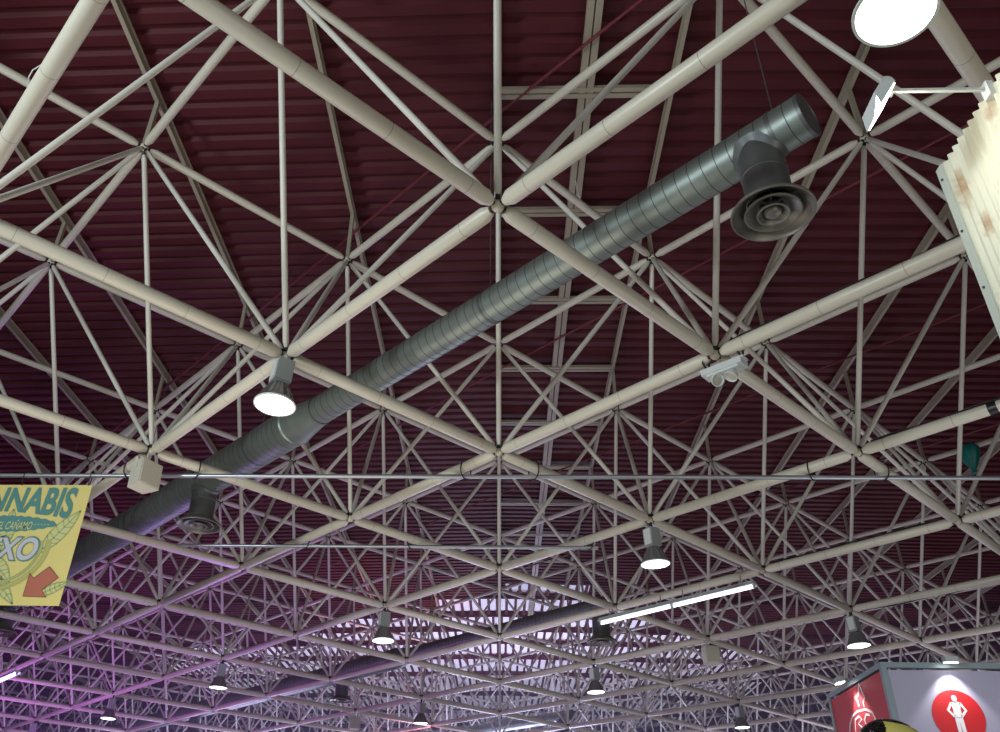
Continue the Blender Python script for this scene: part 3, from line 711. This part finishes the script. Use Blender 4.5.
# teal balloon caught in the roof
tb = thing('teal_balloon', 'crumpled teal balloon caught under an upper bar near the right edge', 'balloon', (9.79, 16.05, 9.92))
c = MB(); n = 28; prof = [(0.0, .03), (-.03, .13), (-.10, .19), (-.20, .195), (-.32, .16), (-.44, .11), (-.54, .055), (-.60, .04), (-.66, .06)]
vs = []; fs = []
for z, r in prof:
    for i in range(n):
        a = 2*math.pi*i/n; q = r*(1 + .13*math.sin(7*a+z*3) + .06*math.sin(3*a)); vs.append((q*math.cos(a) + .06*z, q*math.sin(a), z))
for j in range(len(prof)-1):
    for i in range(n): fs.append((j*n+i, j*n+(i+1) % n, (j+1)*n+(i+1) % n, (j+1)*n+i))
fs += [tuple(range(n)), tuple(range((len(prof)-1)*n, len(prof)*n))]
c.add(vs, fs); part('body', c, mat('teal_foil', (.012, .20, .18), .35, 0, .2, 5), tb, ang=70)
c = MB(); c.path([(0, 0, 0), (0, .1, .05), (0, .16, .02)], .006, 5); part('string', c, M_white, tb)

# small loose bits
WIRE = [(-3.06, 3.83, 6.72), (-3.094, 3.841, 6.72), (-3.156, 3.848, 6.72), (-3.234, 3.89, 6.72), (-3.291, 3.95, 6.72), (-3.336, 4.029, 6.72)]
c = MB(); c.path([(0, 0, 0), (.01, 0, -.12), (.03, .0, -.30), (.05, 0, -.40)], .009, 5); c.path([(.04, 0, -.33), (.05, 0, -.40), (.03, 0, -.43)], .006, 5)
ws = part('loose_strip', c, M_white); ws.location = (1.16, 9.3, purlin_z(xm)); tag(ws, 'thin white strip dangling from the twin roof beam above the duct', 'strip')
c = MB(); c.path(WIRE, .004, 5)
cw = part('wire_loop', c, M_white); cw.location.x = -.145; tag(cw, 'stray wire loop sticking out from the big chord in the top left', 'wire')
def cable(label, a, b, sag, side, segs=14):
    a, b = Vector(a), Vector(b); pts = []
    for i in range(segs+1):
        t = i/segs; p = a.lerp(b, .06+.88*t); p = p + Vector((0, 0, .088 + .01*math.sin(t*17) - sag*math.sin(math.pi*t))) ; pts.append(p+Vector(side))
    m = MB(); m.path(pts, .014, 6); o = part('power_cable', m, M_black); return tag(o, label, 'cable')
cable('black cable lying along the chord right of the emergency light', node(.5, .5), node(1, 0), 0, (-.0, -.0, 0))
cable('black cable lying along the chord above the lit tube light', node(1, 2), node(1.5, 1.5), 0, (0, 0, 0))
cable('black cable lying along the chord at right below the teal balloon', node(1, 1), node(1.5, .5), 0, (0, 0, 0))
cable('black cable sagging under the chord just above the booth', node(1.5, 2.5)+Vector((0, 0, -.17)), node(2, 2)+Vector((0, 0, -.1)), .02, (0, 0, 0))

# ------------------------------------------------------------------ light of the hall: unseen area lights added as fill for the stands' lamps, coloured stage lights far off
WARM, COOL = (1, .91, .76), (.86, .95, 1)
area('stand_fill_light', (-9, -2, 5.0), (0, 6, 8.5), 2.0, 1550, (.84, .95, 1))
area('stand_fill_light', (5, -4, 2.6), (1, 7, 9), 4.0, 320, (1, .95, .84))
area('stand_fill_light', (-3, 8, 2.2), (-3, 9, 9), 5.0, 250, (1, .91, .80))
area('stand_fill_light', (7, 9, 2.4), (5, 10, 9), 4.0, 130, (.95, .95, 1))
area('stand_fill_light', (0, 17, 2.4), (0, 18, 9), 5.0, 210, (.82, .76, 1))
area('stand_fill_light', (11, 19, 2.4), (11, 20, 9), 5.0, 170, (.90, .80, 1))
area('stand_fill_light', (0, 38, 2.2), (0, 35, 9), 6.0, 2600, (.66, .66, 1))
area('stand_fill_light', (-12, 38, 2.2), (-12, 35, 9), 6.0, 1100, (.66, .60, 1))
area('stand_fill_light', (13, 32, 2.2), (12, 31, 9), 5.0, 650, (.80, .72, 1))
spot('stage_light', (-3.0, 19.0, 1.5), (-6.0, 13.65, 7.2), 2400, 22, (.45, .12, 1), .6, .3)
area('stage_light', (-7, 19, 1.6), (-8, 20, 7), 2.0, 240, (.55, .22, 1))
area('stage_light', (-15, 23, 1.6), (-15, 27, 7), 2.5, 900, (.66, .18, 1))
spot('stage_light', (-3, 35, 1.5), (-3.5, 32, 7), 4000, 40, (1, .10, .12), .6, .2)
world = bpy.data.worlds.new('world'); scene.world = world; world.use_nodes = True
world.node_tree.nodes['Background'].inputs[0].default_value = (.80, .86, 1, 1); world.node_tree.nodes['Background'].inputs[1].default_value = .35

hz = MB(); hz.box((1, 40.4, 7.4), (64, 34.0, 5.8))
hm_ = bpy.data.materials.new('hall_haze'); hm_.use_nodes = True; nt = hm_.node_tree; nt.nodes.clear()
ov = nt.nodes.new('ShaderNodeOutputMaterial'); vsn = nt.nodes.new('ShaderNodeVolumeScatter'); vsn.inputs['Color'].default_value = (.80, .74, 1, 1); vsn.inputs['Density'].default_value = .009
nt.links.new(vsn.outputs[0], ov.inputs['Volume'])
ho = part('haze', hz, hm_, smooth=False); ho['kind'] = 'stuff'; tag(ho, 'thin bluish haze hanging in the far part of the hall', 'haze')
vs_ = scene.view_settings
vs_.view_transform = 'Standard'; vs_.look = 'None'; vs_.gamma = 1; vs_.use_curve_mapping = False; vs_.exposure = -0.85
